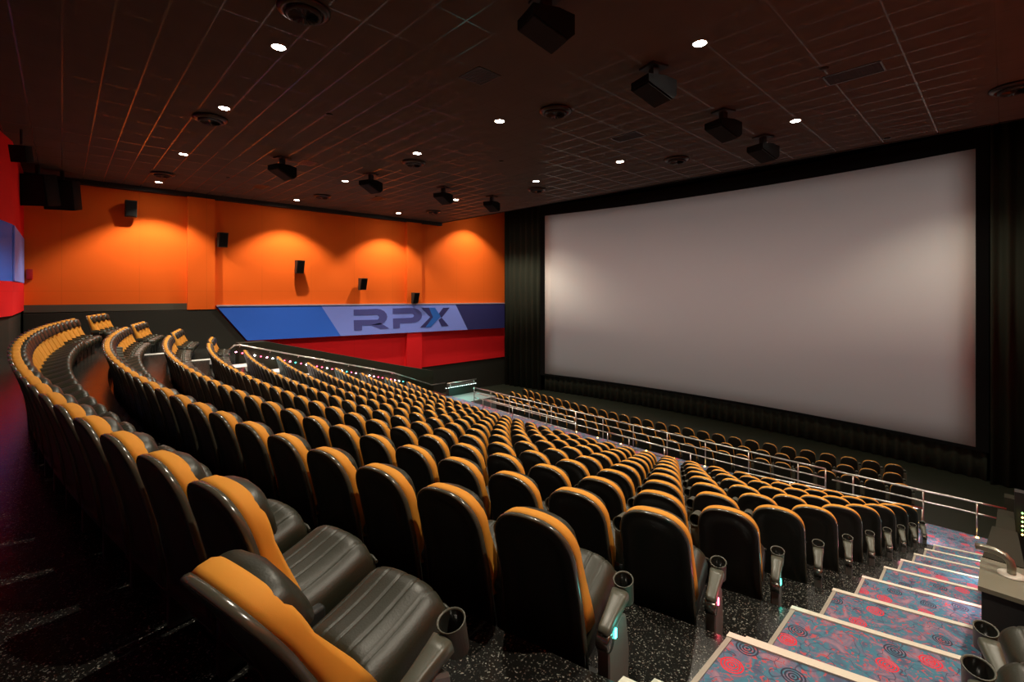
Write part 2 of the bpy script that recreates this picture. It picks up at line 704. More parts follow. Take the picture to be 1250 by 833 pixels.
# wall behind the screen, black, and the high black ceiling in front of the screen
struct(MB().box(XL - 0.3, XR + 0.3, YF, YF + 0.3, -7.3, 6.6).build('wall_front', 'masking'))
struct(MB().box(XL - 0.3, XR + 0.3, YCE + 0.02, YF + 0.3, 6.2, 6.5).build('ceiling_front', 'masking'))
struct(MB().box(XL - 0.3, XR + 0.3, YCE, YCE + 0.02, ZC - 0.03, 6.5).build('ceiling_edge', 'black'))
struct(MB().box(XL - 0.3, XR + 0.3, -3.4, YCE, ZC, ZC + 0.2).build('ceiling', 'ceiling'))

# ------------------------------------------------------------------ blue band with the letters
XB = XL + 0.36
band = thing('wall_band', 'long blue wall band with RPX lettering, below orange panels on left wall', 'wall band', (XB, 0, 0))


def bp(u, v, dx=0.0):
    p = on_x(u, v, XB)
    return (dx, p.y, p.z)


def band_panel(name, px, m, th=-0.33, dx=0.0, label=None):
    o = MB().prism([bp(u, v, dx) for u, v in px], (th, 0, 0)).build(name, m, band)
    if label:
        o['label'] = label
    return o


vt = lambda u: 374.6 - 3.6 * (u - 265) / 350.0
vb = lambda u: 416.0 - 15.5 * (u - 302) / 313.0
band_panel('panel', [(265, vt(265)), (392, vt(392)), (416, vb(416)), (302, vb(302))], 'blue', label='bright blue panel')
band_panel('panel', [(392, vt(392)), (556, vt(556)), (571, vb(571)), (416, vb(416))], 'periwinkle', label='pale periwinkle panel')
band_panel('panel', [(556, vt(556)), (616, vt(616)), (616, vb(616)), (571, vb(571))], 'navy', label='dark navy panel')
# top edge strip: the light on it is put into its pale colour
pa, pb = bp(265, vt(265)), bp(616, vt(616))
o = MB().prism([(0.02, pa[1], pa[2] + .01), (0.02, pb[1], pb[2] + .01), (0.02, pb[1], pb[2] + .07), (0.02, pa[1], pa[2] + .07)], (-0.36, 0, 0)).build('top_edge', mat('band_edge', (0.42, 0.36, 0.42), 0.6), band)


def q(x, y):  # lettering pixel in the 140x50 crop (1250 px wide) -> photo pixel
    return 420 + x / 8.93, 365 + y / 8.93


def letter(name, loops, m, dx=0.012):
    mb = MB()
    for lp in loops:
        mb.prism([bp(*q(*p), dx) for p in lp], (-0.014, 0, 0))
    return mb.build(name, m, band)


def bowl(x0, x1, cx, t0, t1, t2, t3):
    """open bowl of the R / P as a strip: outer then inner"""
    n = 8
    out, inn = [], []
    for i in range(n + 1):
        a = -PI / 2 + PI * i / n
        out.append((cx + (x1 - cx) * math.cos(a), (t0 + t3) / 2 + (t3 - t0) / 2 * math.sin(a)))
        inn.append((cx + (x1 - cx - 88) * math.cos(a), (t1 + t2) / 2 + (t2 - t1) / 2 * math.sin(a)))
    return out, inn


out, inn = bowl(105, 470, 355, 108, 172, 228, 285)
loops = [[(105, 118), (355, 108), (355, 172), (105, 178)], [(105, 232), (355, 226), (355, 285), (195, 290), (195, 342), (110, 346)],
         [(290, 284), (395, 262), (492, 322), (395, 328)]]
for i in range(8):
    loops.append([out[i], out[i + 1], inn[i + 1], inn[i]])
letter('letter_r', loops, 'slate_letter')
out, inn = bowl(530, 850, 735, 98, 158, 205, 262)
loops = [[(530, 104), (735, 98), (735, 158), (530, 162)], [(533, 214), (735, 205), (735, 262), (608, 266), (608, 318), (536, 322)]]
for i in range(8):
    loops.append([out[i], out[i + 1], inn[i + 1], inn[i]])
letter('letter_p', loops, 'slate_letter')
lx = letter('letter_x', [[(845, 96), (925, 96), (968, 200), (885, 312), (830, 312), (940, 198)], [(1080, 98), (1150, 95), (1062, 205), (1030, 165)],
                         [(1030, 232), (1062, 205), (1140, 296), (1062, 300)]], 'letter_dark')
o = letter('letter_stroke', [[(925, 96), (990, 96), (1052, 192), (945, 308), (885, 312), (968, 200)]], 'letter_blue', 0.016)
o.parent = lx

# ------------------------------------------------------------------ screen, masking, curtains
DS = 24.4
XS0, XS1 = -22.24, -0.78
ZS0, ZS1 = -5.75, 5.27
XM = (XS0 + XS1) / 2
RS = 54.5


def yscreen(x):
    return DS + (math.sqrt(RS * RS - (x - XM) ** 2) - math.sqrt(RS * RS - (XS1 - XM) ** 2))


scr = thing('projection_screen', 'wide gently curved blank white cinema screen facing the seats', 'screen', (XM, DS, ZS0))


def curved_sheet(name, x0, x1, z0, z1, dy, th, m, parent, n=40, flip=1):
    v, f = [], []
    for i in range(n + 1):
        x = x0 + (x1 - x0) * i / n
        y = yscreen(x) + dy
        v += [(x - XM, y - DS, z0 - ZS0), (x - XM, y - DS, z1 - ZS0), (x - XM, y - DS + th, z1 - ZS0), (x - XM, y - DS + th, z0 - ZS0)]
    for i in range(n):
        a, b = 4 * i, 4 * i + 4
        for j in range(4):
            f.append((a + j, b + j, b + (j + 1) % 4, a + (j + 1) % 4))
    f += [(0, 1, 2, 3), (4 * n + 3, 4 * n + 2, 4 * n + 1, 4 * n)]
    return MB().add(v, f, 0, False).build(name, m, parent)


o = curved_sheet('screen_surface', XS0, XS1, ZS0, ZS1, 0.0, 0.05, 'screen', scr)
for p in o.data.polygons:
    p.use_smooth = abs(p.normal.z) < .3
mk = MB()
for args in ((XS0 - .4, XS1 + .4, ZS1 - .0, ZS1 + 0.5), (XS0 - .4, XS1 + .4, ZS0 - .25, ZS0)):
    pass
curved_sheet('top_masking', XS0 - .35, XS1 + .35, ZS1, ZS1 + 0.7, -0.03, 0.12, 'masking', scr)
curved_sheet('bottom_masking', XS0 - .35, XS1 + .35, ZS0 - .12, ZS0, -0.03, 0.12, 'masking', scr)
for x0, x1 in ((XS0 - .35, XS0), (XS1, XS1 + .35)):
    curved_sheet('side_masking', x0, x1, ZS0, ZS1, -0.03, 0.12, 'masking', scr, 4)


def drape(name, label, xa, xb, yf, z0, z1, amp, per, m='curtain'):
    n = max(8, int((xb - xa) / per * 10))
    v, f = [], []
    ph = random.random() * 6
    for i in range(n + 1):
        x = xa + (xb - xa) * i / n
        w = math.sin(2 * PI * x / per + ph + 0.9 * math.sin(x * 1.7))
        y = yf(x) + amp * w + 0.3 * amp * math.sin(2 * PI * x / (per * 2.7))
        for z in (z0, z1):
            v.append((x, y, z))
            v.append((x, y + 0.03, z))
    for i in range(n):
        a, b = 4 * i, 4 * i + 4
        f += [(a, b, b + 2, a + 2), (a + 1, a + 3, b + 3, b + 1), (a, a + 1, b + 1, b), (a + 2, b + 2, b + 3, a + 3)]
    f += [(0, 2, 3, 1), (4 * n, 4 * n + 1, 4 * n + 3, 4 * n + 2)]
    o = MB().add(v, f, 0, True).build(name, m)
    return tag(o, label, 'curtain')


drape('stage_curtain', 'tall black pleated curtain hanging between red side wall and screen', XL + .10, XS0 - 0.38, lambda x: 23.9 + 0.5 * (x - XL) / (XS0 - XL), zfront(24.2) + .02, 6.1, 0.11, 0.48)
drape('stage_curtain', 'wide black pleated curtain hanging beneath the screen', XS0 - .3, XS1 + .3, lambda x: yscreen(x) + 0.30, zfront(24.6) + .0, ZS0 + .1, 0.07, 0.42)
drape('stage_curtain', 'tall black pleated curtain hanging beyond the far right edge of screen', XS1 + .38, XR - .1, lambda x: 24.35, zfront(24.4) + .02, 6.1, 0.10, 0.46)

# ------------------------------------------------------------------ cinema seat
HW = 0.246


def outline(n_arch=22, hw=HW, top=1.10, arch=0.25, e=2.55, zb=0.20, wb=0.264):
    pts = []
    zs = top - arch
    for t in (0.0, 0.33, 0.66):
        pts.append((wb + (hw - wb) * t, zb + (zs - zb) * t))
    for i in range(n_arch + 1):
        th = PI * i / n_arch
        c, s_ = math.cos(th), math.sin(th)
        pts.append((hw * math.copysign(abs(c) ** (2 / e), c), zs + arch * abs(s_) ** (2 / e)))
    for t in (0.66, 0.33, 0.0):
        pts.append((-(wb + (hw - wb) * t), zb + (zs - zb) * t))
    return pts


def rear_y(z):
    # recline of the back shell; 0 at the top, forward towards the bottom
    t = (1.10 - z) / 0.88
    return 0.20 * t + 0.035 * math.sin(PI * min(max(t, 0), 1))


def ring(pts, dy, inset=0.0, yb=None, zc=0.66, dyf=None):
    r = []
    for x, z in pts:
        d = math.hypot(x, (z - zc) * 0.62)
        k = 1 - inset / max(d, 0.05)
        x2, z2 = x * k, zc + (z - zc) * (1 - inset / 0.5 if abs(z - zc) > 0 else 1)
        r.append((x2, rear_y(z2) + (dyf(z2) if dyf else dy), z2))
    return r


OUT = outline()
sh = MB()
sh.rings([ring(OUT, 0.034, 0.012), ring(OUT, 0.016, 0.002), ring(OUT, 0.0, 0.004), ring(OUT, -0.004, 0.012), ring(OUT, -0.007, 0.02), ring(OUT, -0.008, 0.070),
          ring(OUT, -0.003, 0.078), ring(OUT, -0.004, 0.16)])
ME_SHELL = sh.mesh('back_shell', [M['shell']])
tr = MB()
arc_pts = [p for p in OUT]
tr.rings([ring(arc_pts, 0.032, 0.004), ring(arc_pts, 0.028, -0.003), ring(arc_pts, 0.014, -0.006), ring(arc_pts, -0.001, -0.002), ring(arc_pts, -0.006, 0.006), ring(arc_pts, -0.006, 0.012), ring(arc_pts, 0.026, 0.013)], cap0=False, cap1=False)
ME_TRIM = tr.mesh('edge_trim', [M['trim']])
# orange upholstery: a deep bolster that swells towards the seat
UP = outline(zb=0.45, hw=HW + .004, wb=0.260, top=1.104)


def bolster(z):
    return 0.092 - 0.012 * math.exp(-((z - 0.82) / 0.10) ** 2) + 0.06 * max(0, (0.78 - z) / 0.3)


up = MB()
up.rings([ring(UP, 0.028, 0.006), ring(UP, 0.06, 0.0, dyf=lambda z: 0.03 + 0.3 * bolster(z)), ring(UP, 0, 0.002, dyf=lambda z: 0.03 + 0.75 * bolster(z)),
          ring(UP, 0, 0.018, dyf=lambda z: 0.03 + 0.96 * bolster(z)), ring(UP, 0, 0.055, dyf=lambda z: 0.03 + 1.0 * bolster(z)),
          ring(UP, 0, 0.15, dyf=lambda z: 0.015 + 0.9 * bolster(z))])
ME_UP = up.mesh('backrest', [M['orange_fabric']])


def superbox(cx, cy, cz, ax, ay, az, e1=0.35, e2=0.35, nu=16, nv=10, fn=None):
    rings_ = []
    for i in range(nv + 1):
        t = -PI / 2 + PI * i / nv
        cr = []
        for j in range(nu):
            p = 2 * PI * j / nu
            f = lambda w, m: math.copysign(abs(w) ** m, w)
            x = ax * f(math.cos(t), e1) * f(math.cos(p), e2)
            y = ay * f(math.cos(t), e1) * f(math.sin(p), e2)
            z = az * f(math.sin(t), e1)
            if fn:
                x, y, z = fn(x, y, z)
            cr.append((cx + x, cy + y, cz + z))
        rings_.append(cr)
    return rings_


hd = MB()
hd.rings(superbox(0, 0.0, 0, 0.222, 0.064, 0.112, 0.5, 0.45, 20, 8, lambda x, y, z: (x, y + 0.128 + rear_y(0.968 + z) - 0.02 * (x / .2) ** 2, z + 0.968 - 0.03 * (x / .2) ** 2)))
ME_HEAD = hd.mesh('headrest', [M['leather']])

# seat cushion: domed, with fore-and-aft ribs, rising to the front
st = MB()
nx, ny = 72, 18
v, f = [], []
for j in range(ny + 1):
    b_ = j / ny
    for i in range(nx + 1):
        a_ = -1 + 2 * i / nx
        x = 0.242 * a_
        ed = (1 - abs(a_) ** 3) ** 0.5 if abs(a_) < 1 else 0
        fr = (1 - max(0, (b_ - 0.80) / 0.20) ** 2.2) if b_ < 1 else 0
        fr = max(fr, 0) ** 0.5
        bk = min(1, b_ / 0.12) ** 0.5
        rib = 1 - 0.05 * math.exp(-(math.sin(PI * (a_ + 1) * 3.0) / 0.17) ** 2)
        h = 0.205 * (0.25 + 0.75 * ed) * (0.3 + 0.7 * fr) * bk * rib
        y = 0.24 + 0.50 * b_ + 0.01 * ed
        z = 0.32 + 0.13 * b_ + h - 0.02 * math.sin(PI * b_) * ed
        v.append((x, y, z))
for j in range(ny):
    for i in range(nx):
        w = j * (nx + 1) + i
        f.append((w, w + 1, w + nx + 2, w + nx + 1))
st.add(v, f, 0, True)
# skirt down to the pan
edge = [i for i in range(nx + 1)] + [(j + 1) * (nx + 1) - 1 for j in range(1, ny + 1)] + [ny * (nx + 1) + i for i in range(nx - 1, -1, -1)] + [j * (nx + 1) for j in range(ny - 1, 0, -1)]
lo = [(v[i][0], v[i][1], 0.29 + 0.09 * ((v[i][1] - .24) / .5)) for i in edge]
hi = [v[i] for i in edge]
st.rings([lo, hi], cap0=True, cap1=False)
ME_SEAT = st.mesh('seat', [M['leather']])
pp = MB().tube([(-0.25, 0.738, 0.50), (-0.20, 0.752, 0.505), (0.20, 0.752, 0.505), (0.25, 0.738, 0.50)], 0.010, 6)
ME_PIPE = pp.mesh('piping', [M['leather']])
ps = MB()
ps.rbox(-0.24, 0.24, 0.23, 0.70, 0.255, 0.33, 0.02)
ps.box(-0.20, 0.20, 0.30, 0.36, 0.0, 0.27)
ps.box(-0.20, 0.20, 0.30, 0.52, 0.0, 0.025)
ME_PAN = ps.mesh('seat_base', [M['frame']])

# armrest: pivot at its own origin, pointing +y; padded bar widening into a cup holder
AL = 0.30
am = MB()
prof = [(0.0, 0.030, 0.026), (0.03, 0.036, 0.034), (0.12, 0.038, 0.034), (0.22, 0.046, 0.034), (0.27, 0.050, 0.036)]
rr_ = []
for y, hw_, hh in prof:
    rr_.append([(hw_ * math.copysign(abs(math.cos(t)) ** .5, math.cos(t)), y - 0.03, hh * math.copysign(abs(math.sin(t)) ** .5, math.sin(t)) - .002) for t in [2 * PI * i / 14 for i in range(14)]])
am.rings(rr_)
ME_ARM = am.mesh('armrest', [M['arm']])
cu = MB()
cu.lathe([(0.0, -0.116), (0.030, -0.115), (0.046, -0.105), (0.056, 0.036), (0.059, 0.042), (0.055, 0.044), (0.050, 0.038)], 22, caps=False)
cu.lathe([(0.050, 0.038), (0.044, -0.09), (0.0, -0.092)], 22, mi=1, caps=False)
ME_CUP = cu.mesh('cup_holder', [M['arm'], M['cup_inside']])
# post between two seats and the wide panel of the aisle ends
po = MB()
po.rbox(-0.028, 0.028, 0.20, 0.38, 0.0, 0.50, 0.015)
po.lathe([(0.0, -0.034), (0.045, -0.034), (0.05, -0.028), (0.05, 0.028), (0.045, 0.034), (0.0, 0.034)], 16, (0, 0.235, 0.52), 0, Matrix.Rotation(PI / 2, 3, 'Y'))
ME_POST = po.mesh('post', [M['frame']])
pe = MB()
ol = [(0.20, 0.0), (0.47, 0.0), (0.49, 0.26), (0.44, 0.48), (0.36, 0.525), (0.24, 0.50), (0.18, 0.42)]
pe.rings([[(s_ * w_, y, z) for y, z in [(0.34 + (y0 - 0.34) * k_, 0.30 + (z0 - 0.30) * k_) for y0, z0 in ol]] for s_, w_, k_ in ((-1, 0.034, .94), (-1, 0.026, 1), (1, 0.026, 1), (1, 0.034, .94))], smooth=False)
ME_ENDP = pe.mesh('end_panel', [M['panel_end']])
hb = MB()
hb.lathe([(0.0, -0.036), (0.045, -0.036), (0.05, -0.03), (0.05, 0.03), (0.045, 0.036), (0.0, 0.036)], 16, (0, 0.205, 0.465), 0, Matrix.Rotation(PI / 2, 3, 'Y'))
ME_HUB = hb.mesh('hinge', [M['chrome']])
ld = MB()
ld.rbox(0.030, 0.042, 0.255, 0.275, 0.455, 0.505, 0.004)
ME_LED_C = ld.mesh('aisle_light', [M['led_cyan']])
ME_LED_R = ld.mesh('aisle_light', [M['led_red']])

AX, AY, AZ = 0.305, 0.235, 0.555
AXE = 0.362


def make_seat(arm_up=True, end=False, led=None, left_end=False, piping=True):
    t = bpy.data.objects.new('cinema_seat', None)
    t.empty_display_size = 0.1
    C.objects.link(t)
    inst('back_shell', ME_SHELL, t)
    inst('edge_trim', ME_TRIM, t)
    u_ = inst('backrest', ME_UP, t)
    inst('headrest', ME_HEAD, t)
    s_ = inst('seat', ME_SEAT, t)
    if piping:
        inst('piping', ME_PIPE, s_)
    inst('seat_base', ME_PAN, t)
    if arm_up is not None:
        a_ = inst('armrest', ME_ARM, t, (AX, AY, AZ) if arm_up else (AXE, 0.21, 0.515), (R(86) if arm_up else R(17), 0, 0))
        inst('cup_holder', ME_CUP, a_, (0, AL, 0))
    if end:
        e_ = inst('end_panel', ME_ENDP, t, (AXE, 0, 0))
        inst('hinge', ME_HUB, e_)
        if led:
            inst('aisle_light', led, e_)
    else:
        inst('post', ME_POST, t, (AX, 0, 0))
    if left_end:
        a_ = inst('armrest', ME_ARM, t, (-AXE, 0.21, 0.515), (R(17), 0, 0))
        inst('cup_holder', ME_CUP, a_, (0, AL, 0))
        e_ = inst('end_panel', ME_ENDP, t, (-AXE, 0, 0))
    return t


# ---- simplified one-piece seats for the distance (same outline, fewer faces)
def lod_seat(arm_up=True, coarse=False):
    o_ = outline(8 if coarse else 12)
    u_ = outline(8 if coarse else 12, zb=0.45, hw=HW + .002, wb=0.256, top=1.102)
    mb = MB()
    mb.rings([ring(o_, 0.034, 0.012), ring(o_, 0.0, 0.004), ring(o_, -0.010, 0.03)], 0)
    mb.rings([ring(o_, 0.032, 0.004), ring(o_, 0.022, -0.005), ring(o_, -0.001, -0.002), ring(o_, -0.006, 0.012)], 1, False, False)
    mb.rings([ring(u_, 0.028, 0.004), ring(u_, 0, 0.002, dyf=lambda z: 0.03 + 0.75 * bolster(z)), ring(u_, 0, 0.04, dyf=lambda z: 0.03 + 1.0 * bolster(z))], 2)
    mb.rings(superbox(0, 0.0, 0, 0.222, 0.064, 0.112, 0.5, 0.45, 10, 5, lambda x, y, z: (x, y + 0.128 + rear_y(0.968 + z) - 0.02 * (x / .2) ** 2, z + 0.968 - 0.03 * (x / .2) ** 2)), 3)
    mb.rings(superbox(0, 0.50, 0.40, 0.238, 0.255, 0.12, 0.5, 0.35, 12, 6, lambda x, y, z: (x, y, z + 0.10 * y)), 3)
    mb.box(-0.22, 0.22, 0.28, 0.55, 0.0, 0.32, 4)
    mb.box(AX - .026, AX + .026, 0.24, 0.40, 0.0, 0.60, 4)
    rot = Matrix.Translation((AX, AY, AZ)) @ Matrix.Rotation(R(86) if arm_up else R(-2), 4, 'X')
    ab = MB().box(-0.04, 0.04, -0.03, 0.24, -0.034, 0.032)
    cb_ = MB().lathe([(0.0, -0.112), (0.04, -0.11), (0.046, 0.04), (0.040, 0.04), (0.034, -0.06), (0.0, -0.06)], 10, (0, AL, 0))
    mb.merge(ab, 5, rot)
    mb.merge(cb_, 5, rot)
    return mb


LODM = [M['shell'], M['trim'], M['orange_fabric'], M['leather'], M['frame'], M['arm']]
ME_LOD_UP = lod_seat(True).mesh('cinema_seat', LODM)
ME_LOD_DN = lod_seat(False).mesh('cinema_seat', LODM)
COARSE = lod_seat(False, True)

# ---- where every seat stands
PITCH = 0.61
seats = []       # dict(x, y, z, rz, row, n, block, ...)
for k in range(1, 12):
    r = RK(k)
    s0 = r * math.asin((xend(k) - XC) / r)
    xleft = {1: -20.45, 2: -20.95, 3: -20.9}.get(k, -20.55)
    i = 0
    while True:
        s_ = s0 - PITCH * i
        X = XC + r * math.sin(s_ / r)
        if X < xleft:
            break
        seats.append(dict(x=X, y=arc_y(k, X), z=zfloor(k), rz=s_ / r, row=k, n=i + 1, block='main'))
        i += 1
    seats[-1]['last'] = True
    # group by the left wall
    for j in range({1: 4, 2: 4, 3: 4, 4: 3}.get(k, 0)):
        X = -21.98 - j * 0.575
        seats.append(dict(x=X, y=arc_y(k, X), z=zfloor(k), rz=math.asin((X - XC) / r), row=k, n=j + 1, block='wall'))
for k in (2, 3):
    X = {2: 0.40, 3: 0.40}[k]
    seats.append(dict(x=X, y=arc_y(k, X) + {2: 0.2, 3: 0.08}[k], z=zfloor(k), rz=math.asin((X - XC) / RK(k)), row=k, n=1, block='right'))
FR = 37.0
for q_, (yc, xe, nn) in enumerate(((18.72, -2.55, 31), (17.62, -2.44, 31), (16.52, -2.12, 32))):
    s0 = FR * math.asin((xe - XC) / FR)
    for i in range(nn):
        s_ = s0 - PITCH * i
        X = XC + FR * math.sin(s_ / FR)
        if X < (-19.5, -19.5, -20.1)[q_]:
            break
        Y = yc + FR - math.sqrt(FR * FR - (X - XC) ** 2)
        seats.append(dict(x=X, y=Y, z=zfront(Y), rz=s_ / FR, row=q_ + 1, n=i + 1, block='front'))
for s in seats:
    s['d'] = -sy * s['x'] + cy * s['y']
    s['u'] = UC + F * (cy * s['x'] + sy * s['y']) / max(s['d'], .1)

seats.sort(key=lambda s: s['d'])
NEAR = 190
INDIV = 300
FRONTROW = ['', 'row nearest the screen', 'second row from the screen', 'third row from the screen']


def seat_label(s):
    k = s['row']
    if s['block'] == 'main':
        rn = 'the back row' if k == 1 else 'row %s from the back' % ['', 'one', 'two', 'three', 'four', 'five', 'six', 'seven', 'eight', 'nine', 'ten', 'eleven'][k]
        if s['n'] == 1:
            return ('orange cinema seat tilted back, beside the carpeted stairs in the back row' if k == 1 else
                    'orange and black aisle seat beside the carpeted stairs, end of %s' % rn)
        return 'orange and black cinema seat, %s from the carpeted stairs in %s' % (ORD[s['n']], rn)
    if s['block'] == 'wall':
        return 'orange seat by the far side wall, %s beyond the far aisle, row %s from back' % (ORD[s['n']], ['', 'one', 'two', 'three', 'four'][k])
    if s['block'] == 'right':
        return ('seat across the carpeted stairs with its cup holder armrest, ' + ('nearer to the camera' if k == 2 else 'farther down, beside the counter'))
    return 'orange-topped seat, %s from the aisle end, in the %s' % (ORD[s['n']], FRONTROW[k])


def seat_group(s):
    k = s['row']
    return {'main': 'seats of the main block, row %d from the back' % k, 'wall': 'seats between the far aisle and the side wall',
            'right': 'seats across the stairs', 'front': 'seats of the front section, row %d from the screen' % k}[s['block']]


protos = {}


def proto(key):
    if key not in protos:
        kind = key[0]
        protos[key] = make_seat(*key)
        return protos[key], True
    return protos[key], False


far = []
for idx, s in enumerate(seats):
    end = s['block'] == 'main' and s['n'] == 1
    if idx >= INDIV and s['block'] != 'right':
        far.append(s)
        continue
    if idx < NEAR or s['block'] == 'right' or end:
        if s['block'] == 'right':
            key = (True, False, None, True, False)
        elif end:
            led = None
            if s['row'] in (2, 4):
                led = ME_LED_C
            elif s['row'] in (3,):
                led = ME_LED_R
            key = (False, True, led, False, 'tilted' if s['row'] == 1 else True)
        else:
            key = (None if s['row'] == 1 and s['block'] == 'main' else True, False, None, False, idx < 40)
        p, fresh = proto(key)
        o = p if fresh else copy_tree(p)
    else:
        o = inst('cinema_seat', ME_LOD_DN if (s['block'] == 'wall' or (s['block'] == 'main' and s['n'] > (9 if s['row'] == 1 else 16))) else ME_LOD_UP)
    o.location = (s['x'], s['y'], s['z'])
    o.rotation_euler = (0, 0, s['rz'])
    s['o'] = o
    tag(o, seat_label(s), 'seat', seat_group(s))
    if s['block'] == 'main' and s['row'] == 1 and s['n'] == 1:
        # this rocker stands tilted back
        o.location = (s['x'] + 0.015, s['y'] - 0.09, s['z'])
        for ch in o.children:
            if ch.name.startswith(('armrest', 'end_panel')):
                ch.location.x += 0.05
                ch.location.y += 0.06
            if ch.name.startswith(('back_shell', 'edge_trim', 'backrest', 'headrest')):
                piv = Vector((0, 0.25, 0.35))
                rot = Matrix.Rotation(R(15), 4, 'X')
                ch.matrix_local = Matrix.Translation(piv) @ rot @ Matrix.Translation(-piv)

bulk = MB()
for s in far:
    bulk.merge(COARSE, 0, Matrix.Translation((s['x'], s['y'], s['z'])) @ Matrix.Rotation(s['rz'], 4, 'Z'))
    bulk.mi[-len(COARSE.mi):] = COARSE.mi
if far:
    o = bpy.data.objects.new('distant_cinema_seats', bulk.mesh('distant_cinema_seats', LODM, merge=False))
    C.objects.link(o)
    tag(o, 'the farthest, smallest orange seats at the far ends of the rows', 'seats', kind='stuff')

# ------------------------------------------------------------------ carpeted stairs (near aisle)
XA0, XA1 = -1.26, -0.12


def step_shape(k, offb, offf, z, name, label, group, half=False):
    """one carpeted tread between the row arcs; k = arc the front edge follows"""
    def xl(kk):
        return xend(kk) + 0.48
    x0 = xl(k)
    n = 9
    fr = [(x0 + (XA1 - x0) * i / (n - 1),) for i in range(n)]
    F_ = [(x, arc_y(k, x, offf)) for (x,) in fr]
    B_ = [(x, arc_y(k - (0 if half else 1), x, offb)) for (x,) in fr]
    ox, oy = F_[0]
    t = thing(name, label, 'stair step', (ox, oy, z), 0, group)
    lift = 0.012
    zb = -0.165 if half else -0.005

    def slab(a, b, z0, z1, nm, m, xm0=0, xm1=n - 1):
        v, f = [], []
        for i in range(xm0, xm1 + 1):
            v += [(a[i][0] - ox, a[i][1] - oy, z0), (a[i][0] - ox, a[i][1] - oy, z1), (b[i][0] - ox, b[i][1] - oy, z1), (b[i][0] - ox, b[i][1] - oy, z0)]
        k_ = xm1 - xm0
        for i in range(k_):
            p, q2 = 4 * i, 4 * i + 4
            for j in range(4):
                f.append((p + j, q2 + j, q2 + (j + 1) % 4, p + (j + 1) % 4))
        f += [(0, 1, 2, 3), (4 * k_ + 3, 4 * k_ + 2, 4 * k_ + 1, 4 * k_)]
        return MB().add(v, f).build(nm, m, t)
    carpet = slab(B_, F_, zb, lift, 'carpet', 'carpet')
    FF = [(F_[0][0] - 0.035, F_[0][1] - 0.008)] + F_[1:]
    N_ = [(x, y - 0.04) for x, y in FF]
    N2 = [(x, y + 0.012) for x, y in FF]
    slab(N_, N2, -0.05, lift + 0.012, 'nosing', 'nosing')
    # side edge strip
    v = [(x0 - 0.03 - ox, F_[0][1] - oy), (x0 - ox, F_[0][1] - oy), (x0 - ox, B_[0][1] - oy + .03), (x0 - 0.03 - ox, B_[0][1] - oy + .03)]
    MB().prism([(x, y, zb) for x, y in v], (0, 0, lift + 0.007 - zb)).build('side_edge', 'side_trim', t)
    return t


for k in range(2, 11):
    rn = ['', 'one', 'two', 'three', 'four', 'five', 'six', 'seven', 'eight', 'nine', 'ten', 'eleven'][k]
    step_shape(k + 1, 0.445, 0.12, zfloor(k), 'stair_step', 'deep carpeted stair tread level with row %s from the back' % rn, 'carpeted treads of the near stairs')
    step_shape(k + 1, 0.14, 0.42, zfloor(k) - 0.18, 'stair_step', 'narrow carpeted half step just below the tread of row %s from the back' % rn, 'carpeted half steps of the near stairs', True)
# top landing tread beside the back row
step_shape(2, 0.445, 0.12, zfloor(1), 'stair_step', 'deep carpeted stair tread at the top, level with the back row', 'carpeted treads of the near stairs')
step_shape(2, 0.14, 0.42, zfloor(1) - 0.18, 'stair_step', 'narrow carpeted half step just below the topmost tread', 'carpeted half steps of the near stairs', True)

# cross-aisle carpet (a thin layer on the platform)
mb = MB()
xs = xs_range(-20.4, 0.5, 41)
v, f = [], []
for x in xs:
    yb = max(arc_y(11, x, 0.85), 12.4)
    yf = yguard(x) - 0.02
    v += [(x, yb, ZX - .005), (x, yb, ZX + 0.012), (x, yf, ZX + 0.012), (x, yf, ZX - .005)]
for i in range(len(xs) - 1):
    p, q2 = 4 * i, 4 * i + 4
    for j in range(4):
        f.append((p + j, q2 + j, q2 + (j + 1) % 4, p + (j + 1) % 4))
f += [(0, 1, 2, 3), tuple(4 * (len(xs) - 1) + j for j in (3, 2, 1, 0))]
struct(mb.add(v, f).build('floor_carpet', 'carpet'))
o = MB().prism([(-1.2, arc_y(11, -1.2, .41), ZX), (-0.12, arc_y(11, -0.12, .41), ZX), (-0.12, 13.9, ZX), (-1.2, 13.7, ZX)], (0, 0, 0.012)).build('floor_carpet.001', 'carpet')
struct(o)


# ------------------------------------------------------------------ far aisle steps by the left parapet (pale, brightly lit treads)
for k in range(2, 11):
    xa, xb = (-21.64, -21.32) if k < 4 else (-21.9, -20.95)
    t = thing('far_step', 'pale lit step in the far aisle at the end of row %s from the back' % ['', 'one', 'two', 'three', 'four', 'five', 'six', 'seven', 'eight', 'nine', 'ten'][k], 'stair step',
              ((xa + xb) / 2, arc_y(k + 1, (xa + xb) / 2, .12), zfloor(k)), 0, 'pale steps of the far aisle')
    w = (xb - xa) / 2
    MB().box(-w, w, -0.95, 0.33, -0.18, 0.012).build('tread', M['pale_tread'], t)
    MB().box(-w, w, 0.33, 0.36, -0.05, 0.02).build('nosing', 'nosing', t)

# ------------------------------------------------------------------ parapets beside the stairs
def parapet(name, label, xa, xb, prof, m):
    mb = MB().prism([(xa, y, z) for y, z in prof], (xb - xa, 0, 0))
    o = mb.build(name, m)
    return struct(o)


